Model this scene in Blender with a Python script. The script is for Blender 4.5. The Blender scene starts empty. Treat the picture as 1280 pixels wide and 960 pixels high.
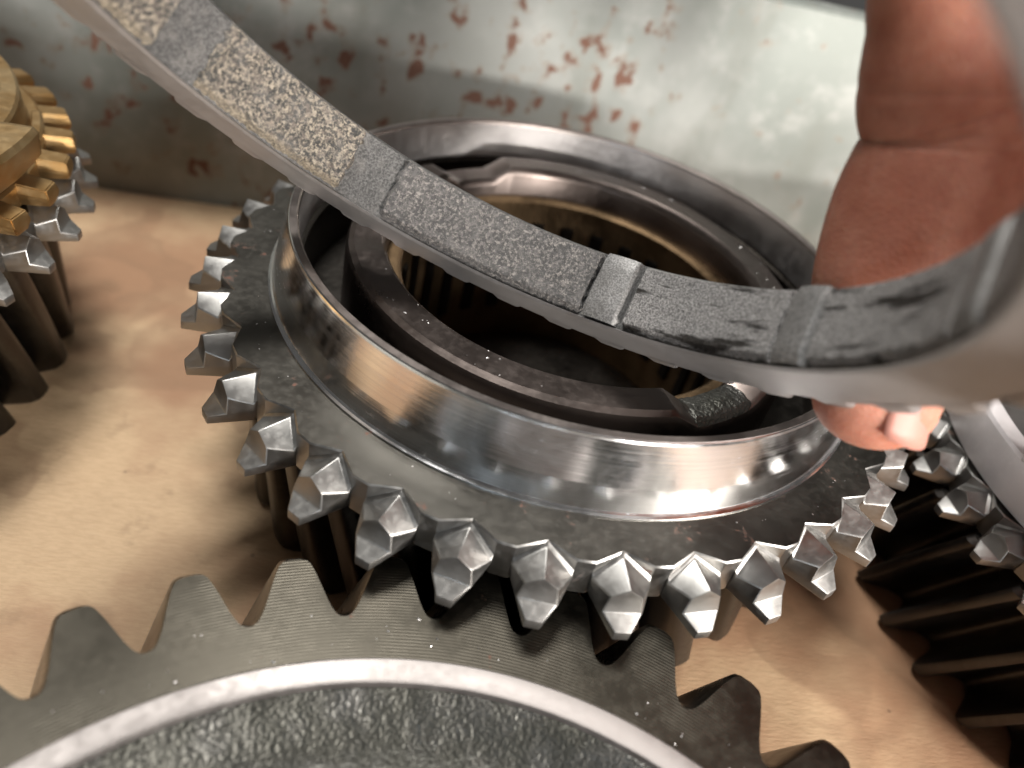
import bpy, bmesh, math, random
from mathutils import Vector, Matrix
random.seed(7)
S = 0.001                      # every length below is in millimetres
OZ = 36.0                      # height of the middle gear's plate above the cardboard
R_ = math.radians
PI = math.pi
scene = bpy.context.scene
COL = scene.collection

# ------------------------------------------------------------------ camera
CR = Vector((0.9793695, 0.0, 0.2020775))
CD = Vector((0.1543907, -0.6451952, -0.7482559))
CF = Vector((0.1303794, 0.7640178, -0.6318845))
CAM = Vector((-23.35, -105.72, 66.19))
FPX = 939.9
def PX(u, v, d):
    """a point d mm in front of the camera, seen at photograph pixel (u, v)"""
    p = CAM + CR * ((u - 640) / FPX * d) + CD * ((v - 480) / FPX * d) + CF * d
    return Vector((p.x, p.y, p.z + OZ))
cd = bpy.data.cameras.new('camera')
cam = bpy.data.objects.new('camera', cd)
COL.objects.link(cam)
cam.matrix_world = Matrix(((CR.x, -CD.x, -CF.x, CAM.x * S), (CR.y, -CD.y, -CF.y, CAM.y * S),
                           (CR.z, -CD.z, -CF.z, (CAM.z + OZ) * S), (0, 0, 0, 1)))
cd.sensor_width = 36.0
cd.lens = FPX / 1280 * 36.0
cd.clip_start, cd.clip_end = 0.002, 20.0
cd.dof.use_dof = True
cd.dof.focus_distance = 0.099
cd.dof.aperture_fstop = 14.5
scene.camera = cam

# ------------------------------------------------------------------ light
w = bpy.data.worlds.new('World'); scene.world = w; w.use_nodes = True
bg = w.node_tree.nodes['Background']
bg.inputs[0].default_value = (1.0, 0.97, 0.93, 1)
bg.inputs[1].default_value = 0.05
def area(name, loc, target, size, power, color, sy=None):
    l = bpy.data.lights.new(name, 'AREA')
    l.shape = 'RECTANGLE'; l.size = size; l.size_y = sy or size
    l.energy = power; l.color = color
    o = bpy.data.objects.new(name, l); COL.objects.link(o)
    o.location = loc
    o.rotation_euler = (Vector(target) - Vector(loc)).to_track_quat('-Z', 'Y').to_euler()
    return o
area('ceiling_lamp', (-0.16, 0.17, 1.00), (0, 0, 0), 0.32, 8.0, (1.0, 0.985, 0.95), 0.22)
area('side_window', (0.66, -0.56, 0.37), (0.02, -0.03, 0.03), 0.32, 12.5, (1.0, 0.965, 0.92), 0.24)
for k, (x, z, p_, c_, sx, sz) in enumerate(((-0.52, 0.36, 0.45, (0.72, 0.86, 1.0), 0.07, 0.20), (-0.41, 0.36, 0.60, (0.80, 0.90, 1.0), 0.07, 0.20), (-0.10, 0.36, 0.55, (0.74, 0.87, 1.0), 0.08, 0.18), (0.02, 0.36, 0.35, (1.0, 0.86, 0.70), 0.05, 0.18),
                                             (0.62, 0.165, 22.0, (1.0, 0.95, 0.9), 0.34, 0.14))):
    area('front_window', (x, -1.25, z), (0, 0, 0.03), sx, p_, c_, sz)
scene.view_settings.view_transform = 'Standard'
scene.view_settings.look = 'None'
scene.view_settings.exposure = 0.55
scene.view_settings.gamma = 1.0
scene.render.engine = 'CYCLES'
scene.cycles.use_denoising = True
scene.cycles.max_bounces = 8

# ------------------------------------------------------------------ node helpers
class NT:
    def __init__(s, name):
        s.m = bpy.data.materials.new(name); s.m.use_nodes = True
        s.t = s.m.node_tree; s.t.nodes.clear()
        s.out = s.n('ShaderNodeOutputMaterial')
        s.b = s.n('ShaderNodeBsdfPrincipled')
        s.l(s.b.outputs[0], s.out.inputs[0])
    def n(s, kind, **kw):
        nd = s.t.nodes.new(kind)
        for k, v in kw.items(): setattr(nd, k, v)
        return nd
    def l(s, a, b): s.t.links.new(a, b)
    def put(s, sock, v):
        if isinstance(v, bpy.types.NodeSocket): s.l(v, sock)
        elif v is not None: sock.default_value = v
    def coord(s, which='Object'):
        return s.n('ShaderNodeTexCoord').outputs[which]
    def mapping(s, v, scale=(1, 1, 1), loc=(0, 0, 0), rot=(0, 0, 0)):
        m = s.n('ShaderNodeMapping'); s.l(v, m.inputs[0])
        m.inputs['Scale'].default_value = scale; m.inputs['Location'].default_value = loc; m.inputs['Rotation'].default_value = rot
        return m.outputs[0]
    def noise(s, v, scale, detail=4, rough=0.55, dist=0.0, col=False):
        nd = s.n('ShaderNodeTexNoise'); s.put(nd.inputs['Vector'], v)
        nd.inputs['Scale'].default_value = scale; nd.inputs['Detail'].default_value = detail
        nd.inputs['Roughness'].default_value = rough; nd.inputs['Distortion'].default_value = dist
        return nd.outputs['Color' if col else 'Fac']
    def vor(s, v, scale, feature='F1', out='Distance', rnd=1.0):
        nd = s.n('ShaderNodeTexVoronoi', feature=feature); s.put(nd.inputs['Vector'], v)
        nd.inputs['Scale'].default_value = scale; nd.inputs['Randomness'].default_value = rnd
        return nd.outputs[out]
    def math(s, op, a, b=None, c=None, clamp=False):
        nd = s.n('ShaderNodeMath', operation=op); nd.use_clamp = clamp
        s.put(nd.inputs[0], a); s.put(nd.inputs[1], b)
        if c is not None: s.put(nd.inputs[2], c)
        return nd.outputs[0]
    def ramp(s, v, a, b, lo=0.0, hi=1.0):
        nd = s.n('ShaderNodeMapRange'); nd.clamp = True; nd.interpolation_type = 'SMOOTHSTEP'
        s.put(nd.inputs[0], v); nd.inputs[1].default_value = a; nd.inputs[2].default_value = b
        nd.inputs[3].default_value = lo; nd.inputs[4].default_value = hi
        return nd.outputs[0]
    def mix(s, f, a, b):
        nd = s.n('ShaderNodeMix', data_type='RGBA')
        s.put(nd.inputs[0], f)
        for sock, v in ((nd.inputs[6], a), (nd.inputs[7], b)):
            if isinstance(v, tuple): v = (*v[:3], 1.0)
            s.put(sock, v)
        return nd.outputs[2]
    def bump(s, h, strength, dist=1.0, prev=None):
        nd = s.n('ShaderNodeBump'); nd.inputs['Strength'].default_value = strength
        nd.inputs['Distance'].default_value = dist * S
        s.l(h, nd.inputs['Height'])
        if prev is not None: s.l(prev, nd.inputs['Normal'])
        return nd.outputs[0]
    def polar(s):
        """object coordinates (mm) as radius, angle, z"""
        c = s.n('ShaderNodeVectorMath', operation='SCALE'); s.l(s.coord(), c.inputs[0]); c.inputs['Scale'].default_value = 1000.0
        x = s.n('ShaderNodeSeparateXYZ'); s.l(c.outputs[0], x.inputs[0])
        r = s.math('SQRT', s.math('ADD', s.math('MULTIPLY', x.outputs[0], x.outputs[0]), s.math('MULTIPLY', x.outputs[1], x.outputs[1])))
        a = s.math('ARCTAN2', x.outputs[1], x.outputs[0])
        return r, a, x.outputs[2], c.outputs[0]
    def comb(s, x, y, z):
        nd = s.n('ShaderNodeCombineXYZ'); s.put(nd.inputs[0], x); s.put(nd.inputs[1], y); s.put(nd.inputs[2], z)
        return nd.outputs[0]
    def fin(s, color=None, metal=None, rough=None, normal=None, **kw):
        def c4(v): return (*v[:3], 1.0) if isinstance(v, tuple) else v
        s.put(s.b.inputs['Base Color'], c4(color)); s.put(s.b.inputs['Metallic'], metal); s.put(s.b.inputs['Roughness'], rough)
        if normal is not None: s.l(normal, s.b.inputs['Normal'])
        for k, v in kw.items(): s.put(s.b.inputs[k.replace('_', ' ')], c4(v))
        return s.m

def mat_metal(name, base, rough, var=0.25, rust=0.0, rustcol=(0.16, 0.055, 0.03), lathe=0.0, lathe_scale=1.5,
              grain=0.05, scratch=0.0, metal=1.0, dark=None, rough_var=0.12, rings=0.0, bands=0.0):
    t = NT(name)
    r, a, z, p = t.polar()
    n1 = t.noise(p, 0.09, 5, 0.6); n2 = t.noise(p, 0.9, 4, 0.6)
    dk = dark or tuple(c * (1 - var) for c in base)
    col = t.mix(t.ramp(n1, 0.35, 0.65), dk, base)
    col = t.mix(t.math('MULTIPLY', t.ramp(n2, 0.45, 0.75), 0.35), col, tuple(min(1, c * (1 + var)) for c in base))
    rg = t.math('ADD', t.ramp(n1, 0.3, 0.7, 0.0, rough_var), rough)
    rg = t.math('ADD', rg, t.ramp(n2, 0.4, 0.7, 0.0, rough_var * 0.6))
    if bands > 0:
        bn = t.noise(t.comb(t.math('MULTIPLY', z, 2.6), t.math('MULTIPLY', r, 0.4), t.math('MULTIPLY', a, 0.5)), 1.0, 5, 0.75)
        col = t.mix(t.math('MULTIPLY', t.ramp(bn, 0.45, 0.68), bands), col, tuple(c * 0.5 for c in base))
        rg = t.math('ADD', rg, t.ramp(bn, 0.42, 0.7, 0.0, 0.10))
    mt = metal
    if rust > 0:
        rn = t.noise(p, 0.22, 6, 0.68); rm = t.ramp(rn, 0.70 - rust, 0.74 - rust * 0.6)
        fine = t.ramp(t.noise(p, 1.3, 3, 0.6), 0.42, 0.60)
        rm = t.math('MULTIPLY', rm, fine)
        col = t.mix(t.math('MULTIPLY', rm, 0.85), col, rustcol)
        rg = t.math('ADD', rg, t.math('MULTIPLY', rm, 0.35))
        mt = t.math('MULTIPLY', t.math('SUBTRACT', 1.0, t.math('MULTIPLY', rm, 0.8)), metal)
    nrm = None
    if lathe > 0:
        ln = t.noise(t.comb(t.math('MULTIPLY', r, lathe_scale), t.math('MULTIPLY', z, lathe_scale), t.math('MULTIPLY', a, 0.25)), 1.0, 3, 0.7)
        nrm = t.bump(ln, lathe, 0.03, nrm)
    if rings > 0:
        wv = t.math('SINE', t.math('ADD', t.math('MULTIPLY', r, 16.0), t.math('MULTIPLY', n1, 6.0)))
        nrm = t.bump(t.math('MULTIPLY', wv, t.ramp(n1, 0.38, 0.60)), rings, 0.04, nrm)
    if scratch > 0:
        sc = t.noise(t.mapping(p, (9, 0.25, 9), rot=(0.2, 0.3, 0.7)), 1.0, 3, 0.7)
        nrm = t.bump(sc, scratch, 0.03, nrm)
    if grain > 0:
        nrm = t.bump(t.noise(p, 3.0, 4, 0.65), grain, 0.05, nrm)
    return t.fin(col, mt, rg, nrm)

M = {}
M['plate'] = mat_metal('dark oiled steel', (0.105, 0.098, 0.086), 0.31, 0.10, rust=0.10, lathe=0.25, lathe_scale=2.2, grain=0.06)
M['tooth'] = mat_metal('forged tooth steel', (0.34, 0.33, 0.315), 0.27, 0.22, rust=0.06, grain=0.10, scratch=0.26, rough_var=0.16)
M['cone'] = mat_metal('polished cone steel', (0.90, 0.90, 0.905), 0.085, 0.08, lathe=0.45, lathe_scale=3.5, grain=0.0, rough_var=0.08, bands=0.22)
M['hub'] = mat_metal('brown tinted steel', (0.150, 0.124, 0.112), 0.27, 0.1, rust=0.03, lathe=0.2, lathe_scale=1.6, grain=0.04, dark=(0.136, 0.112, 0.101))
M['rim'] = mat_metal('brownish rim steel', (0.30, 0.26, 0.24), 0.30, 0.12, rust=0.04, lathe=0.2, grain=0.03)
M['ground'] = mat_metal('ground satin steel', (0.70, 0.675, 0.66), 0.36, 0.10, lathe=0.2, lathe_scale=2.0, grain=0.03)
M['flank'] = mat_metal('dark tooth flank steel', (0.17, 0.155, 0.135), 0.24, 0.3, grain=0.05)
M['body'] = mat_metal('oiled gear body steel', (0.075, 0.068, 0.06), 0.28, 0.3, grain=0.05)
M['black'] = mat_metal('black oxide steel', (0.09, 0.083, 0.076), 0.36, 0.35, grain=0.06)
M['front'] = mat_metal('grey green gear face steel', (0.080, 0.072, 0.058), 0.33, 0.22, rust=0.02, grain=0.04, lathe=0.2, lathe_scale=1.2, rings=0.25)
M['boss'] = mat_metal('bright turned steel', (0.36, 0.33, 0.315), 0.44, 0.08, lathe=0.30, lathe_scale=3.0, grain=0.02)
M['collar'] = mat_metal('satin grey steel', (0.66, 0.63, 0.63), 0.46, 0.12, grain=0.10, lathe=0.12, metal=0.45)
M['brass'] = mat_metal('dull brass', (0.36, 0.26, 0.14), 0.40, 0.30, grain=0.09, dark=(0.38, 0.23, 0.09), scratch=0.1)
M['race'] = mat_metal('tan oiled race', (0.24, 0.16, 0.09), 0.36, 0.3, grain=0.05, lathe=0.1)
M['roller_and_shade'] = mat_metal('dark needle steel and bore shade', (0.06, 0.052, 0.045), 0.28, 0.3, grain=0.02)  # needle rollers, and the shade coloured into the bore
M['flange'] = mat_metal('satin sintered steel', (0.44, 0.425, 0.42), 0.42, 0.16, grain=0.12, metal=0.75)

def mat_cast():
    t = NT('rough cast steel'); r, a, z, p = t.polar()
    c = t.noise(p, 0.10, 4)
    f = t.noise(p, 1.7, 3, 0.55, 0.5); b = t.vor(p, 2.0, 'SMOOTH_F1'); ff = t.noise(p, 4.0, 2, 0.5)
    h = t.math('ADD', t.math('MULTIPLY', f, 1.2), t.math('ADD', t.math('MULTIPLY', b, -0.7), t.math('MULTIPLY', ff, 0.12)))
    col = t.mix(t.ramp(c, 0.4, 0.65), (0.055, 0.054, 0.046), (0.105, 0.102, 0.095))
    return t.fin(col, 0.8, t.ramp(c, 0.3, 0.7, 0.46, 0.36), t.bump(h, 0.36, 0.55))
M['cast'] = mat_cast()

def mat_sinter():
    t = NT('grey sintered ring body'); p = t.mapping(t.coord(), (1000,) * 3)
    f = t.noise(p, 3.5, 4, 0.7); g = t.noise(p, 0.5, 3)
    col = t.mix(t.ramp(f, 0.35, 0.68), (0.055, 0.054, 0.052), (0.165, 0.16, 0.155))
    col = t.mix(t.math('MULTIPLY', t.ramp(g, 0.5, 0.7), 0.35), col, (0.24, 0.225, 0.21))
    return t.fin(col, 0.45, 0.52, t.bump(f, 0.55, 0.16))
M['sinter'] = mat_sinter()

def mat_rib():
    t = NT('smooth grey rib'); p = t.mapping(t.coord(), (1000,) * 3)
    f = t.noise(p, 4.5, 3, 0.7); g = t.noise(p, 0.5, 3)
    col = t.mix(t.ramp(f, 0.35, 0.68), (0.15, 0.146, 0.142), (0.36, 0.35, 0.34))
    col = t.mix(t.math('MULTIPLY', t.ramp(g, 0.5, 0.7), 0.3), col, (0.16, 0.15, 0.14))
    return t.fin(col, 0.4, 0.46, t.bump(f, 0.5, 0.14))
M['rib'] = mat_rib()
def mat_pad(name, mode):
    """mode 0: crumbly pale speckled lining, 1: in between, 2: fine grey lining with dark streaks"""
    t = NT(name); p = t.mapping(t.coord(), (1000,) * 3)
    uv = t.coord('UV'); x = t.n('ShaderNodeSeparateXYZ'); t.l(uv, x.inputs[0])
    f = t.noise(p, 2.2, 4, 0.7); ff = t.noise(p, 5.5, 3, 0.7); v = t.vor(p, 2.4)
    if mode < 2:
        lo, hi = ((0.45, 0.60) if mode == 0 else (0.46, 0.66))
        spk = t.ramp(t.math('ADD', t.math('MULTIPLY', f, 0.75), t.math('MULTIPLY', ff, 0.25)), lo, hi)
        pale = (0.46, 0.395, 0.31) if mode == 0 else (0.40, 0.365, 0.335)
        col = t.mix(spk, (0.06, 0.058, 0.055) if mode == 0 else (0.085, 0.082, 0.08), pale)
        col = t.mix(t.math('MULTIPLY', t.ramp(t.noise(p, 0.4, 3), 0.45, 0.7), 0.45), col, (0.20, 0.19, 0.18))
        col = t.mix(t.math('MULTIPLY', t.ramp(t.noise(t.mapping(p, loc=(9, 4, 2)), 1.3, 4, 0.65), 0.5, 0.62), 0.55), col, (0.235, 0.195, 0.165) if mode == 0 else (0.20, 0.185, 0.18))
        if mode == 0:
            ed = t.math('MULTIPLY', t.ramp(x.outputs[1], 0.0, 0.16, 1, 0), t.ramp(ff, 0.38, 0.55))
            col = t.mix(t.math('MULTIPLY', ed, 0.6), col, (0.42, 0.34, 0.23))
        return t.fin(col, 0.12, 0.55, t.bump(t.math('ADD', f, t.math('MULTIPLY', ff, 0.5)), 0.9, 0.45))
    st = t.noise(t.comb(t.math('MULTIPLY', x.outputs[0], 0.75), t.math('MULTIPLY', x.outputs[1], 4.2), 3.7), 1.0, 6, 0.68, 0.1)
    sm = t.ramp(t.math('ADD', t.math('MULTIPLY', st, 0.85), t.math('MULTIPLY', ff, 0.15)), 0.535, 0.60)
    col = t.mix(t.ramp(ff, 0.35, 0.66), (0.10, 0.097, 0.095), (0.48, 0.46, 0.445))
    col = t.mix(sm, col, (0.028, 0.024, 0.02))
    h = t.math('SUBTRACT', ff, t.math('MULTIPLY', sm, 0.9))
    return t.fin(col, 0.35, 0.46, t.bump(h, 0.85, 0.32))
M['pad0'] = mat_pad('crumbly speckled lining', 0)
M['pad1'] = mat_pad('grey speckled lining', 1)
M['pad2'] = mat_pad('fine grey streaked lining', 2)

def mat_card():
    t = NT('brown cardboard'); p = t.mapping(t.coord(), (1000,) * 3)
    fib = t.noise(t.mapping(p, (0.5, 2.2, 1), rot=(0, 0, 0.5)), 1.0, 5, 0.7); big = t.noise(p, 0.018, 4, 0.55); mid = t.noise(p, 0.12, 4, 0.6)
    col = t.mix(t.ramp(fib, 0.3, 0.7), (0.52, 0.352, 0.205), (0.61, 0.425, 0.255))
    col = t.mix(t.math('MULTIPLY', t.ramp(big, 0.42, 0.58), 0.9), col, (0.35, 0.185, 0.10))  # broad brown stain tone, deepened to stand in for soft floor shadows
    col = t.mix(t.math('MULTIPLY', t.ramp(mid, 0.56, 0.70), 0.35), col, (0.25, 0.15, 0.08))
    fl_ = t.ramp(t.noise(t.mapping(p, (0.35, 6.0, 1), rot=(0, 0, -0.4)), 1.0, 4, 0.7), 0.60, 0.70)
    col = t.mix(t.math('MULTIPLY', fl_, 0.28), col, (0.70, 0.53, 0.33))
    st = t.noise(t.mapping(p, loc=(21, 3, 0)), 0.035, 3, 0.5, 0.5)
    stain_shade = t.math('MULTIPLY', t.ramp(st, 0.54, 0.58), t.ramp(st, 0.58, 0.66, 1, 0.45))
    col = t.mix(t.math('MULTIPLY', stain_shade, 0.42), col, (0.27, 0.155, 0.085))  # stain patches put in for the shadow of the held ring
    sp = t.ramp(t.vor(t.mapping(p, loc=(3, 5, 0)), 0.16), 0.045, 0.075, 1, 0)
    col = t.mix(t.math('MULTIPLY', sp, t.ramp(t.noise(p, 0.07, 1), 0.5, 0.6, 0, 0.5)), col, (0.09, 0.055, 0.035))
    return t.fin(col, 0.0, 0.62, t.bump(t.math('ADD', fib, mid), 0.45, 0.3))
M['card'] = mat_card()

def mat_box():
    t = NT('worn grey green zinc sheet'); p = t.mapping(t.coord(), (1000,) * 3)
    big = t.noise(p, 0.022, 4, 0.6, 0.4); mid = t.noise(p, 0.10, 5, 0.62)
    col = t.mix(t.ramp(big, 0.35, 0.65), (0.175, 0.19, 0.172), (0.26, 0.268, 0.25))
    col = t.mix(t.math('MULTIPLY', t.ramp(mid, 0.48, 0.72), 0.5), col, (0.34, 0.34, 0.32))
    col = t.mix(t.math('MULTIPLY', t.ramp(t.noise(t.mapping(p, (1, 1, 0.3)), 0.06, 4), 0.55, 0.75), 0.5), col, (0.14, 0.145, 0.122))
    clus = t.ramp(t.noise(t.mapping(p, loc=(40, 0, 12)), 0.017, 2), 0.40, 0.62, 0.0, 0.115)
    rn = t.noise(t.mapping(p, (1, 1, 0.85), loc=(11, 0, 7)), 0.22, 3, 0.5, 0.15)
    rm = t.ramp(t.math('ADD', rn, clus), 0.692, 0.748)
    halo = t.ramp(t.math('ADD', rn, clus), 0.62, 0.71)
    col = t.mix(t.math('MULTIPLY', halo, 0.35), col, (0.20, 0.135, 0.09))
    col = t.mix(t.math('MULTIPLY', rm, 0.9), col, (0.13, 0.055, 0.034))
    mt = t.math('MULTIPLY', t.math('SUBTRACT', 1.0, rm), 0.30)
    return t.fin(col, mt, t.math('ADD', 0.50, t.math('MULTIPLY', rm, 0.4)), t.bump(t.math('ADD', mid, t.math('MULTIPLY', rm, 0.5)), 0.25, 0.3))
M['box'] = mat_box()

def mat_skin():
    t = NT('skin'); p = t.mapping(t.coord(), (1000,) * 3)
    n = t.noise(p, 0.14, 4); f = t.noise(p, 2.0, 3)
    col = t.mix(t.ramp(n, 0.35, 0.65), (0.46, 0.18, 0.118), (0.57, 0.265, 0.185))
    ridge = t.n('ShaderNodeTexWave', wave_type='BANDS', bands_direction='Z'); t.l(p, ridge.inputs[0])
    ridge.inputs['Scale'].default_value = 0.62; ridge.inputs['Distortion'].default_value = 9.0; ridge.inputs['Detail'].default_value = 1.0
    cell = t.vor(p, 1.5, 'DISTANCE_TO_EDGE'); pore = t.vor(p, 0.9)
    h = t.math('ADD', t.math('ADD', t.math('MULTIPLY', ridge.outputs['Fac'], 0.3), f), t.math('ADD', t.math('MULTIPLY', t.ramp(cell, 0.0, 0.18), 0.8), t.math('MULTIPLY', t.ramp(pore, 0.05, 0.2), 0.5)))
    bl = t.noise(p, 0.45, 4, 0.6)
    col = t.mix(t.math('MULTIPLY', t.ramp(bl, 0.45, 0.7), 0.4), col, (0.36, 0.12, 0.08))
    m = t.fin(col, 0.0, 0.52, t.bump(h, 0.30, 0.14))
    t.b.inputs['Specular IOR Level'].default_value = 0.3
    t.b.inputs['Subsurface Weight'].default_value = 0.55
    t.b.inputs['Subsurface Radius'].default_value = (1.0, 0.32, 0.18)
    t.b.inputs['Subsurface Scale'].default_value = 0.0022
    return m
M['skin'] = mat_skin()
def mat_nail():
    t = NT('fingernail'); m = t.fin((0.54, 0.255, 0.20), 0.0, 0.48)
    t.b.inputs['Subsurface Weight'].default_value = 0.3; t.b.inputs['Subsurface Radius'].default_value = (0.8, 0.3, 0.2)
    t.b.inputs['Subsurface Scale'].default_value = 0.001
    return m
M['nail'] = mat_nail()

# ------------------------------------------------------------------ object helpers
def empty(name, loc, label, cat, group=None, rz=0.0):
    o = bpy.data.objects.new(name, None); COL.objects.link(o)
    o.empty_display_size = 0.01
    o.location = Vector(loc) * S; o.rotation_euler = (0, 0, rz)
    o['label'] = label; o['category'] = cat
    if group: o['group'] = group
    return o
def link(name, me, mat, parent=None, loc=(0, 0, 0), rot=(0, 0, 0), label=None):
    if mat is not None and not me.materials: me.materials.append(mat)
    o = bpy.data.objects.new(name, me); COL.objects.link(o)
    o.location = Vector(loc) * S; o.rotation_euler = rot
    if parent: o.parent = parent
    if label: o['label'] = label
    return o
def mesh(name, verts, faces, smooth=None, uvs=None):
    me = bpy.data.meshes.new(name)
    me.from_pydata([Vector(v) * S for v in verts], [], faces)
    me.validate(); me.update()
    if uvs:
        ul = me.uv_layers.new(name='UVMap')
        for lp in me.loops: ul.data[lp.index].uv = uvs[lp.vertex_index]
    if smooth is not None:
        me.shade_smooth(); me.set_sharp_from_angle(angle=R_(smooth))
    return me
def lathe(name, prof, seg=192, closed=False, smooth=28, a0=0.0, a1=2 * PI, zf=None):
    """revolve (r, z) pairs; closed joins the last pair to the first; zf(r, z, angle) may move the height"""
    full = abs(a1 - a0 - 2 * PI) < 1e-6
    n = seg if full else seg + 1
    vs, fs = [], []
    for i in range(n):
        a = a0 + (a1 - a0) * i / seg
        for r, z in prof:
            vs.append((r * math.cos(a), r * math.sin(a), z + (zf(r, z, a) if zf else 0)))
    m = len(prof)
    for i in range(seg):
        j = (i + 1) % n
        for k in range(m if closed else m - 1):
            q = (k + 1) % m
            fs.append((i * m + k, j * m + k, j * m + q, i * m + q))
    me = mesh(name, vs, fs)
    bm = bmesh.new(); bm.from_mesh(me); bmesh.ops.recalc_face_normals(bm, faces=bm.faces); bm.to_mesh(me); bm.free()
    me.shade_smooth(); me.set_sharp_from_angle(angle=R_(smooth))
    return me
def extrude_outline(name, pts, zs, twist=0.0, steps=1, hole=None, smooth=30, chamfer=0.0, scales=None):
    """a closed outline (x, y) swept from zs[0] to zs[1] with a twist; hole: radius of a round bore"""
    n = len(pts); vs, fs = [], []
    lv = []
    if chamfer:
        lv = [(0.0, 1)] + [(chamfer + (1 - 2 * chamfer) * i / steps, 0) for i in range(steps + 1)] + [(1.0, 1)]
    else:
        lv = [(i / steps, 0) for i in range(steps + 1)]
    for f, c in lv:
        a = twist * f; ca, sa = math.cos(a), math.sin(a)
        k = 1.0
        z = zs[0] + (zs[1] - zs[0]) * f
        for x, y in pts:
            if c:
                r = math.hypot(x, y); k = (r - abs(zs[1] - zs[0]) * chamfer) / r
            vs.append(((x * ca - y * sa) * k, (x * sa + y * ca) * k, z))
    L = len(lv)
    for s in range(L - 1):
        for i in range(n):
            j = (i + 1) % n
            fs.append((s * n + i, s * n + j, (s + 1) * n + j, (s + 1) * n + i))
    bm = bmesh.new()
    bv = [bm.verts.new(Vector(v) * S) for v in vs]
    for f in fs: bm.faces.new([bv[i] for i in f])
    for lev, z in ((0, zs[0]), (L - 1, zs[1])):
        a = twist * lv[lev][0]
        edges = []
        for i in range(n):
            e = bm.edges.get((bv[lev * n + i], bv[lev * n + (i + 1) % n])); edges.append(e)
        if hole:
            hv = [bm.verts.new(Vector((hole * math.cos(2 * PI * i / 128), hole * math.sin(2 * PI * i / 128), z)) * S) for i in range(128)]
            edges += [bm.edges.new((hv[i], hv[(i + 1) % 128])) for i in range(128)]
        bmesh.ops.triangle_fill(bm, use_beauty=True, edges=edges)
    bmesh.ops.recalc_face_normals(bm, faces=bm.faces)
    me = bpy.data.meshes.new(name); bm.to_mesh(me); bm.free()
    me.shade_smooth(); me.set_sharp_from_angle(angle=R_(smooth))
    return me

def gear_outline(N, rt, rr, phase, tipw=0.22, rootw=0.20, k=6):
    """rounded gear tooth outline; phase = angle of one root centre; tipw/rootw as share of the pitch (half widths)"""
    pts = []
    p = 2 * PI / N
    prof = [(0.5, 0.0), (0.465, 0.006), (0.432, 0.028), (0.402, 0.075), (0.372, 0.15), (0.332, 0.28), (0.290, 0.44), (0.245, 0.62), (0.200, 0.79), (0.160, 0.915), (0.125, 0.972), (0.06, 1.0)]
    f_ = tipw / 0.16
    half = [(-(a * (f_ if h > 0.2 else 1 + (f_ - 1) * h * 4) if h > 0.02 else a), h) for a, h in prof]
    full = half + [(-a, h) for a, h in reversed(half)][:-1]
    for i in range(N):
        c = phase + (i + 0.5) * p
        for a, h in full:
            r = rr + (rt - rr) * h
            pts.append((r * math.cos(c + a * p), r * math.sin(c + a * p)))
    return pts

# ------------------------------------------------------------------ the setting: cardboard floor, box
fl = mesh('floor', [(-320, -320, 0), (320, -320, 0), (320, 118, 0), (-320, 68, 0)], [(0, 1, 2, 3)])
bm = bmesh.new(); bm.from_mesh(fl); bmesh.ops.subdivide_edges(bm, edges=bm.edges, cuts=60, use_grid_fill=True)
for v in bm.verts:
    x, y = v.co.x / S, v.co.y / S
    v.co.z += S * (0.35 * math.sin(x * 0.031 + 1) * math.sin(y * 0.027) - 0.4)
bm.to_mesh(fl); bm.free(); fl.shade_smooth()
o = link('floor', fl, M['card']); o['kind'] = 'structure'

def sheet(name, p0, p1, z0, z1, th, nseg=40):
    """upright sheet from p0 to p1 with a rolled top lip, slightly wavy"""
    d = Vector((p1[0] - p0[0], p1[1] - p0[1], 0)); L = d.length; d.normalize(); nrm = Vector((d.y, -d.x, 0))
    prof = [(0, z0), (0.4, z0 + (z1 - z0) * .3), (0.2, z0 + (z1 - z0) * .6), (0, z1 - 3), (0.0, z1 - 0.8), (-0.8, z1), (-6, z1 + 0.3), (-7, z1 - 1.2), (-6.4, z1 - 2.2),
            (-th - 0.4, z1 - 2.4), (-th, z0)]
    vs, fs = [], []
    m = len(prof)
    for i in range(nseg + 1):
        s = L * i / nseg
        for u, z in prof:
            wv = 0.5 * math.sin(s * 0.02 + 0.6) * (z - z0) / (z1 - z0)
            q = Vector((p0[0], p0[1], 0)) + d * s + nrm * (u + wv)
            vs.append((q.x, q.y, z))
    for i in range(nseg):
        for k in range(m):
            q = (k + 1) % m
            fs.append((i * m + k, (i + 1) * m + k, (i + 1) * m + q, i * m + q))
    fs.append(tuple(range(m))); fs.append(tuple(nseg * m + k for k in reversed(range(m))))
    return mesh(name, vs, fs, 35)
SL = 0.078
def wy(x): return 71 + SL * (x + 86)
box = empty('metal_box', (0, wy(0), 0), 'grey green metal box wall with brown rust spots behind the gears', 'box')
def boxpart(name, me, label=None):
    o = link(name, me, M['box'], box, label=label); o.matrix_parent_inverse = Matrix.Translation(-Vector((0, wy(0), 0)) * S)
    return o
boxpart('back_panel', sheet('back_panel', (-230, wy(-230)), (250, wy(250)), -1, OZ + 36, 1.2))
boxpart('side_panel', sheet('side_panel', (-230, -300), (-230, wy(-230) - 1.5), -1, OZ + 36, 1.2))
boxpart('side_panel', sheet('side_panel', (250, wy(250) - 1.5), (250, -300), -1, OZ + 36, 1.2))

boxpart('front_panel', sheet('front_panel', (250, -301.5), (-230, -301.5), -1, OZ + 36, 1.2))

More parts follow.
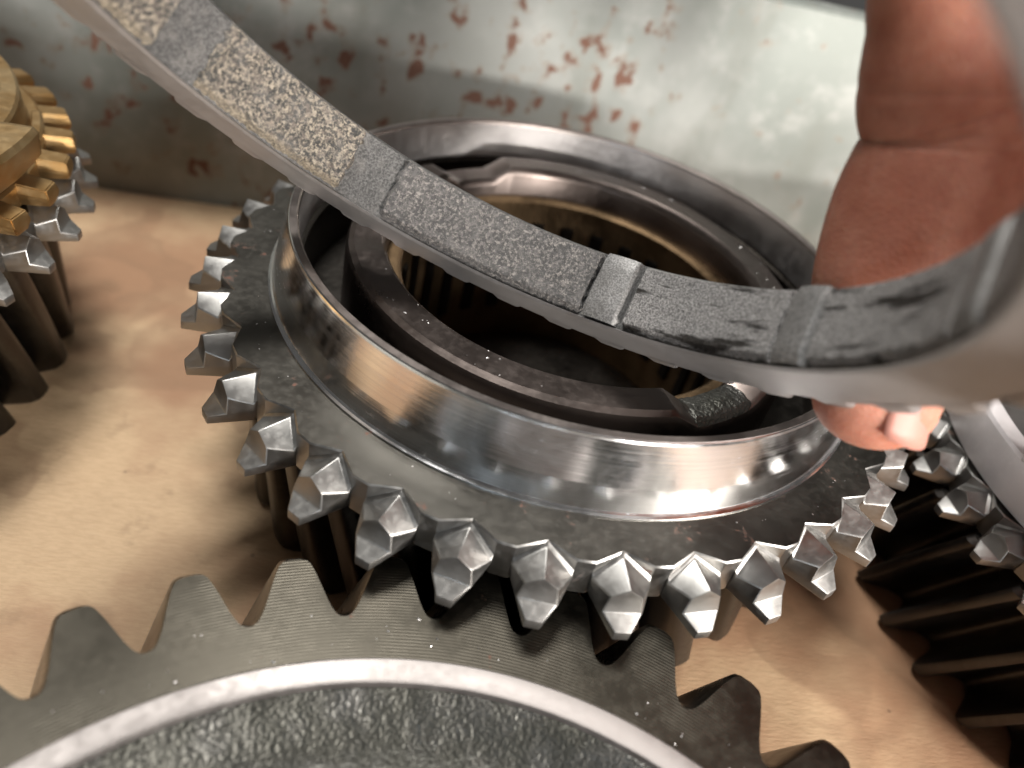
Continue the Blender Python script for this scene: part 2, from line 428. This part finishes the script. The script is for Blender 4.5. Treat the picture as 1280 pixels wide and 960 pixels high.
# ------------------------------------------------------------------ dog teeth ring (shared builder)
def dog_tooth_mesh():
    A = (52.42, 0, -0.12); P = (57.4, 0, -0.62); A2 = (52.98, 0, -0.62)
    def pm(r, t, z): return [(r, -t, z), (r, t, z)]
    E = pm(54.25, 3.56, -2.0); Ee = pm(54.75, 3.50, -2.62); Sx = pm(57.45, 1.85, -1.95); F = pm(57.85, 2.28, -4.2); L = pm(59.85, 0.95, -5.12); B = pm(59.9, 0.92, -6.5)
    Rb = pm(54.3, 3.05, -6.05); I0 = (51.5, 0, -1.0); Ie = pm(53.2, 3.0, -2.7); Ib = pm(52.5, 2.8, -5.6)
    vs = [A, P, *E, *Sx, *F, *L, *B, *Rb, I0, *Ie, *Ib, A2, *Ee]
    a, p, e0, e1, s0, s1, f0, f1, l0, l1, b0, b1, r0, r1, i0, ie0, ie1, ib0, ib1, a2, g0, g1 = range(22)
    fs = [(a, e0, g0, a2), (a, a2, g1, e1), (a2, g0, s0, p), (a2, p, s1, g1), (p, s0, s1), (s0, f0, f1, s1), (f0, l0, l1, f1), (l0, b0, b1, l1),
          (e0, r0, b0, l0, f0, s0, g0), (e1, g1, s1, f1, l1, b1, r1), (b0, r0, r1, b1),
          (a, i0, ie0, e0), (a, e1, ie1, i0), (e0, ie0, ib0, r0), (e1, r1, ib1, ie1), (i0, ie1, ib1, ib0, ie0), (r0, ib0, ib1, r1)]
    bm = bmesh.new()
    v = [bm.verts.new(Vector(q) * S) for q in vs]
    for f in fs: bm.faces.new([v[i] for i in f])
    bmesh.ops.recalc_face_normals(bm, faces=bm.faces)
    inner = {a, i0, ie0, ie1, ib0, ib1}
    bm.verts.ensure_lookup_table()
    idx = {vv: i for i, vv in enumerate(v)}
    ed = [e for e in bm.edges if not (idx[e.verts[0]] in inner and idx[e.verts[1]] in inner)
          and idx[e.verts[0]] not in (i0, ie0, ie1, ib0, ib1) and idx[e.verts[1]] not in (i0, ie0, ie1, ib0, ib1)]
    bmesh.ops.bevel(bm, geom=ed, offset=0.16 * S, segments=2, profile=0.6, affect='EDGES', clamp_overlap=True)
    me = bpy.data.meshes.new('dog_tooth'); bm.to_mesh(me); bm.free()
    me.shade_smooth(); me.set_sharp_from_angle(angle=R_(32))
    return me
TOOTH = dog_tooth_mesh()
TOOTH.materials.append(M['tooth'])
def plate_mesh(N, phase, k, hole, z0=-6.0):
    pts = []
    p = 2 * PI / N
    g = 3.5 / 54.4
    for i in range(N):
        c = phase + i * p
        pts.append((54.4 * math.cos(c - g), 54.4 * math.sin(c - g)))
        pts.append((52.5 * math.cos(c), 52.5 * math.sin(c)))
        pts.append((54.4 * math.cos(c + g), 54.4 * math.sin(c + g)))
        pts.append((54.4 * math.cos(c + p / 2), 54.4 * math.sin(c + p / 2)))
    pts = [(x * k, y * k) for x, y in pts]
    me = extrude_outline('clutch_ring', pts, (z0 * k, 0.0), hole=hole, smooth=25, chamfer=0.03)
    me.materials.append(M['plate']); me.materials.append(M['tooth'])
    for f in me.polygons:
        if abs(f.normal.z) < 0.9: f.material_index = 1
    return me
def dog_ring(parent, N, phase, k, hole, z, mat=None, only=None):
    ring = link('clutch_ring', plate_mesh(N, phase, k, hole), mat or M['plate'], parent, (0, 0, z))
    for i in range(N):
        t = bpy.data.objects.new('dog_tooth', TOOTH); COL.objects.link(t)
        t.parent = ring; t.rotation_euler = (random.uniform(-.006, .006), random.uniform(-.006, .006), phase + i * 2 * PI / N)
        t.scale = (k, k, k)
    return ring

# ------------------------------------------------------------------ middle gear
mid = empty('synchro_gear', (0, 0, 0), 'middle steel gear with polished cone and a ring of pointed dog teeth', 'gear', 'steel gears lying in the box')
body = extrude_outline('gear_body', gear_outline(31, 50.8, 44.0, R_(-90)), (0.2, OZ - 6.2), twist=R_(-12), steps=8, hole=29, chamfer=0.03)
link('gear_body', body, M['body'], mid)
dog_ring(mid, 37, R_(-96), 1.0, 43.0, OZ)
cone = [(47.7, -0.3), (47.85, 0.1), (47.8, 0.35), (47.5, 0.5), (47.25, 0.7), (47.2, 1.0), (46.62, 4.1), (46.62, 4.12), (45.92, 7.3), (45.2, 10.2), (45.08, 10.5), (44.95, 10.62)]
link('cone_rim', lathe('cone_rim', [(44.96, 10.61), (44.9, 10.67), (43.95, 10.66), (43.75, 10.45), (43.62, 10.0)], 256, smooth=20), M['rim'], mid, (0, 0, OZ))
link('friction_cone', lathe('friction_cone', cone, 320, smooth=2.0), M['cone'], mid, (0, 0, OZ))
link('inner_wall', lathe('inner_wall', [(43.62, 10.02), (43.45, 3.5), (43.9, 3.2)], 256, smooth=30), M['ground'], mid, (0, 0, OZ))
link('inner_bore', lathe('inner_bore', [(43.8, 3.3), (43.0, 2.6), (43.0, -14), (44.5, -14), (44.5, -0.3)], 256, smooth=30), M['roller_and_shade'], mid, (0, 0, OZ))  # lower part of the wall, coloured dark as the shade in the gap
def hubz(r, z, a):
    if z < 4: return 0.0
    d = 0.0
    for c, hw, dep in ((R_(-58), R_(15), 2.6), (R_(124), R_(13), 2.2), (R_(178), R_(17), 0.9)):
        x = abs((a - c + PI) % (2 * PI) - PI) / hw
        if x < 1: d -= dep * min(1.0, (1 - x) * 2.2)
    return d
hub = [(30.6, -16), (30.6, 5.6), (31.0, 6.6), (31.5, 7.0), (35.6, 7.0), (36.4, 6.5), (36.8, 5.6), (37.2, -16)]
link('hub_ring', lathe('hub_ring', hub, 256, closed=True, smooth=30, zf=hubz), M['hub'], mid, (0, 0, OZ))
link('hub_floor', lathe('hub_floor', [(37.0, -13.5), (43.6, -13.5), (43.6, -15), (37.0, -15)], 96, closed=True), M['black'], mid, (0, 0, OZ))
for c, hw in ((R_(-58), R_(9.5)),):
    vs, fs = [], []
    na, nr = 24, 8
    for i in range(na + 1):
        a = c - hw + 2 * hw * i / na
        for j in range(nr + 1):
            r = 30.9 + 5.5 * j / nr
            z = 4.45 + 0.30 * random.random() + 0.5 * math.sin(PI * j / nr)
            if i in (0, na) or j in (0, nr): z = 3.9
            vs.append((r * math.cos(a), r * math.sin(a), z))
    for i in range(na):
        for j in range(nr):
            q = i * (nr + 1) + j; fs.append((q, q + nr + 1, q + nr + 2, q + 1))
    link('cast_recess', mesh('cast_recess', vs, fs, 60), M['cast'], mid, (0, 0, OZ), label='rough unmachined recess in the hub ring')
race = link('bearing_race', lathe('bearing_race', [(30.7, 1.7), (29.4, 2.1), (28.6, 2.0), (28.1, 1.5), (28.0, -14), (28.0, -34.5), (30.7, -34.5)], 192, closed=True), M['race'], mid, (0, 0, OZ))
link('bore_shade_disc', lathe('bore_shade_disc', [(0, -29), (24, -29), (27.9, -29.5), (27.9, -33)], 96), M['roller_and_shade'], mid, (0, 0, OZ))  # added dark disc standing in for the shade deep in the bore
def slot_mesh():
    b = bmesh.new(); bmesh.ops.create_cube(b, size=1.0)
    for v in b.verts: v.co = Vector((28.0 + v.co.x * 1.2, v.co.y * 2.5, -12.5 + v.co.z * 20)) * S
    bmesh.ops.bevel(b, geom=list(b.edges), offset=0.25 * S, segments=2, affect='EDGES')
    m_ = bpy.data.meshes.new('needle_roller'); b.to_mesh(m_); b.free(); m_.materials.append(M['roller_and_shade']); m_.shade_smooth(); m_.set_sharp_from_angle(angle=R_(40))
    return m_
SLOT = slot_mesh()
for i in range(29):
    t = bpy.data.objects.new('needle_roller', SLOT); COL.objects.link(t); t.parent = race; t.rotation_euler = (0, 0, R_(85.4 - 12.414 * i))

# ------------------------------------------------------------------ front gear
FX, FY, FZ = -16.63, -116.41, OZ - 10.0
fg = empty('helical_gear', (FX, FY, 0), 'large gear in front with bright turned ring and rough cast middle', 'gear', 'steel gears lying in the box')
ol = gear_outline(37, 67.6, 59.7, R_(90.1), tipw=0.155)
rimm = extrude_outline('toothed_rim', ol, (0.2, FZ), twist=R_(-8.0), steps=8, hole=53.6, chamfer=0.028)
# the outline is laid at the bottom: turn it so that the TOP face has the photographed phase
rimm.materials.append(M['front']); rimm.materials.append(M['flank'])
for f in rimm.polygons:
    if abs(f.normal.z) < 0.9: f.material_index = 1
link('toothed_rim', rimm, M['front'], fg, (0, 0, 0), (0, 0, R_(8.0)))
link('turned_ring', lathe('turned_ring', [(53.95, -1.0), (53.85, 0.10), (53.6, 0.28), (51.3, 0.30), (51.0, 0.15), (50.8, -1.2)], 256), M['boss'], fg, (0, 0, FZ))
web = [(50.85, -0.6), (50.3, -0.9), (49.3, -1.7), (48.2, -2.9), (46.8, -4.1), (45, -4.8), (42, -5.3), (38, -5.5), (33, -5.4), (29, -5.0), (26.5, -4.0), (25.4, -2.4), (24.8, 0.6), (24.2, 1.0), (20, 1.0), (19.5, 0.6), (19.4, -22)]
def rough(r, z, a):
    if r < 26 or r > 50.6: return 0.0
    return 0.16 * math.sin(r * 2.1 + 3 * math.sin(a * 9)) * math.sin(a * 61 + r) + random.uniform(-.07, .07)
link('cast_web', lathe('cast_web', web[:11], 512, smooth=180, zf=rough), M['cast'], fg, (0, 0, FZ))
link('hub_boss', lathe('hub_boss', web[10:], 128, smooth=35), M['boss'], fg, (0, 0, FZ))

# ------------------------------------------------------------------ right gear
K2 = 53.0 / 60.0
RX, RY, RZ = 112.5, -23.0, OZ - 4.0
rg = empty('synchro_gear', (RX, RY, 0), 'dark helical gear at the right edge carrying a satin grey collar above its dog teeth', 'gear', 'steel gears lying in the box')
b2 = extrude_outline('gear_body', gear_outline(33, 49.8, 42.6, R_(178.9 + 360 / 66), tipw=0.12), (0.2, RZ - 5.6), twist=R_(13.5), steps=10, hole=25, chamfer=0.03)
link('gear_body', b2, M['black'], rg)
dog_ring(rg, 37, R_(-173.6), K2, 38.0, RZ)
col = [(45.6, 0.3), (47.0, 0.35), (47.3, 0.8), (47.2, 7.4), (46.8, 7.9), (44.0, 8.0), (43.5, 7.6), (43.0, 0.3)]
cl = link('collar', lathe('collar', col, 192, closed=True, smooth=35), M['collar'], rg, (0, 0, RZ))
for a in (-167.5, -137, -197):
    q = lathe('lug', [(43.2, 7.6), (47.6, 7.6), (47.9, 8.2), (47.6, 11.6), (47.0, 12.2), (43.8, 12.2), (43.2, 11.6)], 14, closed=True, smooth=35, a0=R_(a - 5), a1=R_(a + 5))
    b = bmesh.new(); b.from_mesh(q); bmesh.ops.holes_fill(b, edges=[e for e in b.edges if e.is_boundary]); b.to_mesh(q); b.free()
    link('lug', q, M['collar'], cl)

# ------------------------------------------------------------------ left gear with brass ring
K3 = 55.0 / 60.0
LX, LY, LZ = -133.0, -4.3, OZ
lg = empty('synchro_gear', (LX, LY, 0), 'steel dog tooth gear at the left edge underneath the brass ring', 'gear', 'steel gears lying in the box')
b3 = extrude_outline('gear_body', gear_outline(31, 47.0, 40.5, R_(4)), (0.2, LZ - 5.6), twist=R_(-12), steps=6, hole=25, chamfer=0.03)
link('gear_body', b3, M['body'], lg)
dog_ring(lg, 37, R_(4.7), K3, 38.0, LZ)
br = empty('brass_synchro_ring', (LX, LY, LZ + 0.3), 'brass synchro ring with square teeth on the gear at the left edge', 'synchro ring', 'synchro rings')
fl_prof = [(41, 0), (48.4, 0), (48.4, 3.2), (48.0, 3.5), (46.6, 3.6), (46.2, 4.0), (45.9, 9.2), (45.5, 9.7), (43.4, 9.7), (42.9, 9.2), (41, 0.2)]
bb = link('ring_body', lathe('ring_body', fl_prof, 192, closed=True, smooth=30), M['brass'], br)
def brass_tooth():
    b = bmesh.new()
    top = [(48.0, -1.9, 3.6), (48.0, 1.9, 3.6), (52.2, 1.7, 3.0), (52.2, -1.7, 3.0)]
    bot = [(48.0, -1.8, 0.1), (48.0, 1.8, 0.1), (52.3, 1.2, 0.1), (52.3, -1.2, 0.1)]
    md = [(47.9, -2.2, 2.0), (47.9, 2.2, 2.0), (52.6, 2.0, 1.5), (52.6, -2.0, 1.5)]
    V_ = [[b.verts.new(Vector(q) * S) for q in lay] for lay in (bot, md, top)]
    b.faces.new(V_[0]); b.faces.new(V_[2])
    for lo, hi in ((0, 1), (1, 2)):
        for i in range(4): b.faces.new((V_[lo][i], V_[lo][(i + 1) % 4], V_[hi][(i + 1) % 4], V_[hi][i]))
    bmesh.ops.recalc_face_normals(b, faces=b.faces)
    bmesh.ops.bevel(b, geom=list(b.edges), offset=0.18 * S, segments=2, affect='EDGES')
    m_ = bpy.data.meshes.new('ring_tooth'); b.to_mesh(m_); b.free(); m_.materials.append(M['brass']); m_.shade_smooth(); m_.set_sharp_from_angle(angle=R_(32)); return m_
BT = brass_tooth()
for i in range(36):
    t = bpy.data.objects.new('ring_tooth', BT); COL.objects.link(t); t.parent = bb; t.rotation_euler = (0, 0, R_(4.0 + 10 * i))
for a in (-1.5, 118.5, -121.5):
    q = lathe('lug', [(43.0, 9.5), (46.2, 5.5), (49.6, 5.2), (50.6, 6.5), (50.8, 9.8), (50.2, 10.6), (43.6, 10.8)], 24, closed=True, smooth=35, a0=R_(a - 9), a1=R_(a + 9))
    b = bmesh.new(); b.from_mesh(q); bmesh.ops.holes_fill(b, edges=[e for e in b.edges if e.is_boundary])
    b.to_mesh(q); b.free()
    link('lug', q, M['brass'], bb)
for a in (20.5, 140.5, -99.5):
    q = lathe('raised_land', [(46.6, 3.4), (48.2, 3.4), (48.4, 4.6), (48.0, 5.0), (46.9, 5.0)], 24, closed=True, smooth=35, a0=R_(a - 9), a1=R_(a + 9))
    b = bmesh.new(); b.from_mesh(q); bmesh.ops.holes_fill(b, edges=[e for e in b.edges if e.is_boundary]); b.to_mesh(q); b.free()
    link('raised_land', q, M['brass'], bb)
link('inner_cone', lathe('inner_cone', [(42.6, -0.2), (42.2, 8.4), (41.6, 8.9), (39.6, 8.9), (39.2, 8.4), (39.0, -4)], 160, smooth=30), M['hub'], lg, (0, 0, LZ))

# ------------------------------------------------------------------ synchro ring held in the hand
KR = 0.82
C0 = Vector((-22.989, -35.851, 37.257)); C0 = CAM + (C0 - CAM) * KR
AX = Vector((-0.314936, -0.657073, -0.684888)); E1 = Vector((-0.901769, 0.432219, 0)); E2 = Vector((0.296021, 0.617610, -0.728649))
sr = bpy.data.objects.new('synchro_ring', None); COL.objects.link(sr); sr.empty_display_size = 0.01
sr.matrix_world = Matrix(((E1.x, E2.x, AX.x, C0.x * S), (E1.y, E2.y, AX.y, C0.y * S), (E1.z, E2.z, AX.z, (C0.z + OZ) * S), (0, 0, 0, 1)))
sr['label'] = 'grey synchro ring with speckled inner lining pinched by the fingers'; sr['category'] = 'synchro ring'; sr['group'] = 'synchro rings'
RI, RB, HB, RO = 47.5 * KR, 46.85 * KR, 11.33 * KR, 58.4 * KR      # inner radius at flange / at back, depth, tooth tip radius
handed = E1.cross(E2).dot(AX)
def shell_r(h):                                                     # lining radius at height h (0 = flange face, -HB = back)
    return RI + (RB - RI) * (-h / HB)
rec = 0.95                                                           # how far the smooth ribs lie behind the lining
shell = [(RI + 0.15, 0.0), (RI + rec, -0.5), (RB + rec, -HB + 0.4), (RB + rec + 0.5, -HB), (RB + 1.8, -HB), (RB + 2.1, -HB + 0.4), (RI + 3.0, -3.0), (RI + 3.4, -1.6), (RI + 3.0, -1.0)]
def shape_shell(r, z, a): return 0.0
ringbody = link('ring_body', lathe('ring_body', shell[1:], 256, closed=False, smooth=30), M['sinter'], sr)
fl2 = [(RI + rec, -0.5), (RI + 0.3, -0.25), (RI + 0.75, 0.0), (RO - 1.75, 0.0), (RO - 1.5, -0.25), (RO - 1.6, -2.0), (RI + 3, -2.2)]
flange = link('flange', lathe('flange', fl2, 256, smooth=25), M['flange'], sr)
def ring_tooth():
    b = bmesh.new()
    r0, r1 = RO - 2.4, RO
    lay = []
    for z, w0, w1, rt in ((0.0, 2.5, 1.5, r1 - 0.25), (-0.35, 2.75, 1.8, r1), (-1.5, 2.6, 1.6, r1), (-2.0, 2.4, 1.4, r1 - 0.3)):
        lay.append([b.verts.new(Vector(q) * S) for q in ((r0, -w0, z), (r0, w0, z), (rt, w1 * 1.0, z), (rt, -w1, z))])
    b.faces.new(lay[0]); b.faces.new(lay[-1])
    for k in range(3):
        for i in range(4): b.faces.new((lay[k][i], lay[k][(i + 1) % 4], lay[k + 1][(i + 1) % 4], lay[k + 1][i]))
    bmesh.ops.recalc_face_normals(b, faces=b.faces)
    bmesh.ops.bevel(b, geom=list(b.edges), offset=0.12 * S, segments=2, affect='EDGES')
    m_ = bpy.data.meshes.new('ring_tooth'); b.to_mesh(m_); b.free(); m_.materials.append(M['flange']); m_.shade_smooth(); m_.set_sharp_from_angle(angle=R_(32)); return m_
RT = ring_tooth()
for i in range(37):
    t = bpy.data.objects.new('ring_tooth', RT); COL.objects.link(t); t.parent = flange; t.rotation_euler = (0, 0, R_(120 + 4.9 + 9.7297 * i))
def pad(a0, a1, mat, label, seed):
    rnd = random.Random(seed)
    na, nh = int((a1 - a0) * 2.2), 16
    vs, fs, uv = [], [], []
    jag = [rnd.uniform(-.45, .45) for _ in range(nh + 1)]; jag2 = [rnd.uniform(-.45, .45) for _ in range(nh + 1)]
    jz = [rnd.uniform(-.22, .22) for _ in range(na + 1)]
    for i in range(na + 1):
        for j in range(nh + 1):
            e = min(i, na - i); h = -0.75 - (HB - 1.0) * j / nh
            if j == 0: h += jz[i] * 0.8
            a = a0 + (a1 - a0) * i / na
            if i == 0: a += jag[j]
            if i == na: a += jag2[j]
            edge = (i in (0, na)) or (j in (0, nh))
            r = shell_r(h) + (rec + 0.05 if edge else rnd.uniform(-0.06, 0.08) * (1.8 if mat != 'pad2' else 0.9))
            a = R_(a)
            vs.append((r * math.cos(a), r * math.sin(a), h)); uv.append((RI * a / 10.0, j / nh))
    for i in range(na):
        for j in range(nh):
            q = i * (nh + 1) + j; fs.append((q, q + nh + 1, q + nh + 2, q + 1))
    me = mesh('lining_pad', vs, fs, 60, uv)
    bm_ = bmesh.new(); bm_.from_mesh(me)
    bmesh.ops.recalc_face_normals(bm_, faces=bm_.faces)
    f = next(iter(bm_.faces)); 
    s_ = sum(fc.normal.x * fc.calc_center_median().x + fc.normal.y * fc.calc_center_median().y for fc in bm_.faces)
    if s_ > 0: bmesh.ops.reverse_faces(bm_, faces=bm_.faces)
    bm_.to_mesh(me); bm_.free()
    link('lining_pad', me, M[mat], sr, label=label)
ribs = [18, 55, 106, 144, 180, 216, 252, 288, 324, 360]
wid = [8.5, 8.5, 8.5, 7, 7, 7, 7, 7, 7, 7]
def rib(c, w_):
    n = 18; vs, fs = [], []
    for i in range(n + 1):
        t_ = i / n
        lift = 0.10 + 0.27 * math.sin(PI * min(1, t_ / 0.92)) ** 0.8 if t_ < 0.92 else 0.10 - (rec + 0.05) * (t_ - 0.92) / 0.08
        for j in range(9):
            h = -0.6 - (HB - 0.75) * j / 8
            r = shell_r(h) - (lift if 0 < j < 8 else lift - 0.5)
            a = R_(c - w_ / 2 + w_ * t_); vs.append((r * math.cos(a), r * math.sin(a), h))
    for i in range(n):
        for j in range(8):
            q = i * 9 + j; fs.append((q, q + 1, q + 10, q + 9))
    link('cross_rib', mesh('cross_rib', vs, fs, 40), M['rib'], sr)
for c_, w_ in ((106, 7.2), (144, 6.0), (180, 6.0), (216, 6.0)): rib(c_, w_)
LAB = {'pad0': 'pale crumbly speckled lining', 'pad1': 'grey speckled lining', 'pad2': 'fine grey lining with dark worn streaks'}
pad(-18, ribs[0] - wid[0] / 2, 'pad0', LAB['pad0'], 1)
kinds = ['pad0', 'pad1', 'pad2', 'pad2', 'pad2', 'pad2', 'pad1', 'pad1', 'pad0']
for i in range(9):
    a1 = ribs[i + 1] - wid[i + 1] / 2 if i < 8 else 342 - 3.7
    pad(ribs[i] + wid[i] / 2, a1, kinds[i], LAB[kinds[i]], 10 + i)

# ------------------------------------------------------------------ the hand
def catmull(P, n):
    out = []
    Q = [P[0]] + P + [P[-1]]
    for i in range(1, len(Q) - 2):
        for k in range(n):
            t = k / n; a, b, c, d = Q[i - 1], Q[i], Q[i + 1], Q[i + 2]
            out.append(tuple(0.5 * (2 * b[j] + (c[j] - a[j]) * t + (2 * a[j] - 5 * b[j] + 4 * c[j] - d[j]) * t * t + (3 * b[j] - a[j] - 3 * c[j] + d[j]) * t ** 3) for j in range(len(b))))
    out.append(tuple(P[-1]))
    return out
def tube(path, side, seg=40, vs=None, fs=None):
    """path: (x, y, z, half width, half depth) from the tip upwards; side: sideways direction"""
    n0 = len(vs)
    rings = []
    for i, q in enumerate(path):
        c = Vector(q[:3]); a = Vector(path[max(0, i - 1)][:3]); b = Vector(path[min(len(path) - 1, i + 1)][:3])
        d = (b - a).normalized(); sd = (side - d * side.dot(d)).normalized(); up = d.cross(sd)
        ring = []
        for k in range(seg):
            t = 2 * PI * k / seg
            v = c + sd * (q[3] * math.cos(t)) + up * (q[4] * math.sin(t))
            ring.append(len(vs)); vs.append(tuple(v))
        rings.append(ring)
    for i in range(len(rings) - 1):
        for k in range(seg):
            fs.append((rings[i][k], rings[i][(k + 1) % seg], rings[i + 1][(k + 1) % seg], rings[i + 1][k]))
    fs.append(tuple(reversed(rings[0]))); fs.append(tuple(rings[-1]))
def finger(pts, side, vs, fs, n=7, creases=()):
    pts = [tuple(p) for p in pts]
    body_ = catmull(pts, n)
    for c_, dp, wd in creases:                                          # skin folds at the joint
        body_ = [(q[0], q[1], q[2], q[3] * (1 - dp * math.exp(-((i / n - c_) / wd) ** 2)), q[4] * (1 - 1.6 * dp * math.exp(-((i / n - c_) / wd) ** 2))) for i, q in enumerate(body_)]
    # rounded tip
    p0, p1 = Vector(body_[0][:3]), Vector(body_[1][:3]); d = (p0 - p1).normalized()
    w0, h0 = body_[0][3], body_[0][4]
    cap = []
    for k in range(7, 0, -1):
        t = PI / 2 * k / 7.3
        c = p0 + d * (h0 * 0.95 * math.sin(t)); cap.append((c.x, c.y, c.z, w0 * math.cos(t), h0 * math.cos(t)))
    tube(cap + body_, side, 40, vs, fs)
hv, hf = [], []
def FP(u, v, d, w_, h_): q = PX(u, v, d); return (q.x, q.y, q.z, w_, h_)
def WP(x, y, z, w_, h_): return (x, y, z + OZ, w_, h_)
main = [FP(1094, 500, 80.5, 6.55, 5.6), FP(1108, 440, 80, 7.7, 6.6), FP(1124, 360, 78.5, 8.8, 7.4), FP(1148, 275, 76.5, 8.9, 7.6), FP(1172, 212, 74.5, 8.5, 7.2), FP(1186, 165, 73, 7.75, 6.8),
        FP(1183, 120, 72, 8.1, 7.2), FP(1202, 40, 69.5, 8.3, 7.5), FP(1232, -60, 66.5, 8.4, 7.8), WP(26, -33, 74, 8.6, 8.4), WP(36, -40, 86, 8.8, 8.8), WP(50, -51, 93, 9.2, 9), WP(66, -64, 93, 10.5, 10), WP(84, -78, 88, 10, 10)]
finger(main, CR, hv, hf, 16, ((4.75, .022, .10), (5.0, .03, .12), (5.35, .02, .10), (5.15, .014, .06), (6.2, .012, .10)))
for dx, dy, dz, q_ in ((15, 9, -1, 1.0), (29, 17, -6, 0.95), (41, 24, -14, 0.8)):
    pts = [WP(34 + dx, -42 + dy, 38 + dz, 6.2 * q_, 5.8 * q_), WP(34 + dx, -36 + dy, 50 + dz, 7.6 * q_, 7 * q_), WP(34 + dx, -32 + dy, 64 + dz, 8 * q_, 7.4 * q_), WP(38 + dx, -36 + dy, 78 + dz, 8.3 * q_, 8 * q_), WP(48 + dx, -46 + dy, 88 + dz, 8.6 * q_, 8.4 * q_),
           WP(64 + dx * .9, -62 + dy, 90 + dz * .9, 9.5 * q_, 9.2 * q_), WP(84 + dx * .8, -78 + dy * .8, 86 + dz * .8, 9.5, 9.5)]
    finger(pts, CR, hv, hf)
pts = [WP(27, -82, 43, 7.5, 6.5), WP(36, -87, 46, 9.4, 7.8), WP(50, -93, 51, 10, 8.8), WP(68, -99, 59, 11.5, 10), WP(88, -102, 69, 14, 13), WP(104, -100, 78, 15, 14)]
finger(pts, Vector((0, 0, 1)), hv, hf)
palm = [WP(70, -56, 84, 22, 12), WP(84, -68, 82, 34, 14), WP(104, -86, 79, 38, 16), WP(124, -104, 82, 34, 17), WP(142, -120, 92, 27, 19), WP(164, -142, 112, 26, 20), WP(224, -206, 176, 34, 28), WP(284, -270, 240, 38, 32)]
tube(catmull([tuple(p) for p in palm], 6), Vector((0.62, 0.62, -0.48)), 40, hv, hf)
hand = mesh('hand', hv, hf, 180)
h_o = bpy.data.objects.new('hand', None); COL.objects.link(h_o)
h_o['label'] = 'bare hand with one finger pressing behind the held grey ring'; h_o['category'] = 'hand'
skin = link('skin', hand, M['skin'], h_o)
# nail: a thin curved plate on the far side of the finger end, its free edge just showing
nv, nf = [], []
tipp = Vector(main[0][:3]); dn = (tipp - Vector(main[2][:3])).normalized(); sd = (CR - dn * CR.dot(dn)).normalized(); up = sd.cross(dn)
if up.dot(CF) < 0: up = -up
sd0, up0 = sd.copy(), up.copy()
up = (sd0 * 0.60 - up0 * 0.80).normalized(); sd = (sd0 * 0.80 + up0 * 0.60).normalized()
for i in range(13):
    s_ = -1 + 2 * i / 12
    for j in range(9):
        t_ = j / 8
        ang = s_ * 0.78
        c = tipp + dn * (4.0 - 11 * t_ - 1.3 * s_ * s_ * (1 - t_)) + sd * (6.2 * math.sin(ang)) + up * (6.35 * math.cos(ang) - 0.80 + 0.22 * min(1, t_ * 1.5))
        nv.append(tuple(c))
for i in range(12):
    for j in range(8):
        q = i * 9 + j; nf.append((q, q + 9, q + 10, q + 1))
nm = mesh('fingernail', nv, nf, 180)
no = link('fingernail', nm, M['nail'], h_o)
sm_ = no.modifiers.new('thick', 'SOLIDIFY'); sm_.thickness = 0.2 * S

# ------------------------------------------------------------------ metal grit
rg_ = random.Random(3)
gv, gf = [], []
def shard(x, y, z, r):
    n = len(gv)
    for k in range(4):
        a = k * 1.57 + rg_.uniform(-.5, .5); q = r * rg_.uniform(.5, 1.4)
        gv.append((x + q * math.cos(a), y + q * math.sin(a), z + rg_.uniform(0, .06)))
    gv.append((x + rg_.uniform(-.3, .3) * r, y + rg_.uniform(-.3, .3) * r, z + r * 0.7))
    for k in range(4): gf.append((n + k, n + (k + 1) % 4, n + 4))
    gf.append((n + 3, n + 2, n + 1, n))
for k in range(70):
    a = rg_.uniform(0, 2 * PI); r = rg_.uniform(31.6, 35.4)
    d_ = min(abs((a - c + PI) % (2 * PI) - PI) for c in (R_(-58), R_(124), R_(178)))
    if d_ > R_(18): shard(r * math.cos(a), r * math.sin(a), OZ + 7.0, rg_.choice((.09, .11, .14, .22)))
for k in range(60):
    a = rg_.uniform(R_(30), R_(150)); r = rg_.uniform(54.3, 59.3)
    shard(FX + r * math.cos(a), FY + r * math.sin(a), FZ, rg_.choice((.07, .09, .12, .18)))
for k in range(60):
    a = rg_.uniform(0, 2 * PI); r = rg_.uniform(48.8, 52.0)
    shard(r * math.cos(a), r * math.sin(a), OZ, rg_.choice((.07, .09, .12)))
gr = link('metal_filings', mesh('metal_filings', gv, gf), M['ground'])
gr['kind'] = 'stuff'; gr['label'] = 'tiny bright metal filings scattered on the gear faces'; gr['category'] = 'filings'

print('verts', sum(len(o.data.vertices) for o in scene.objects if o.type == 'MESH'))
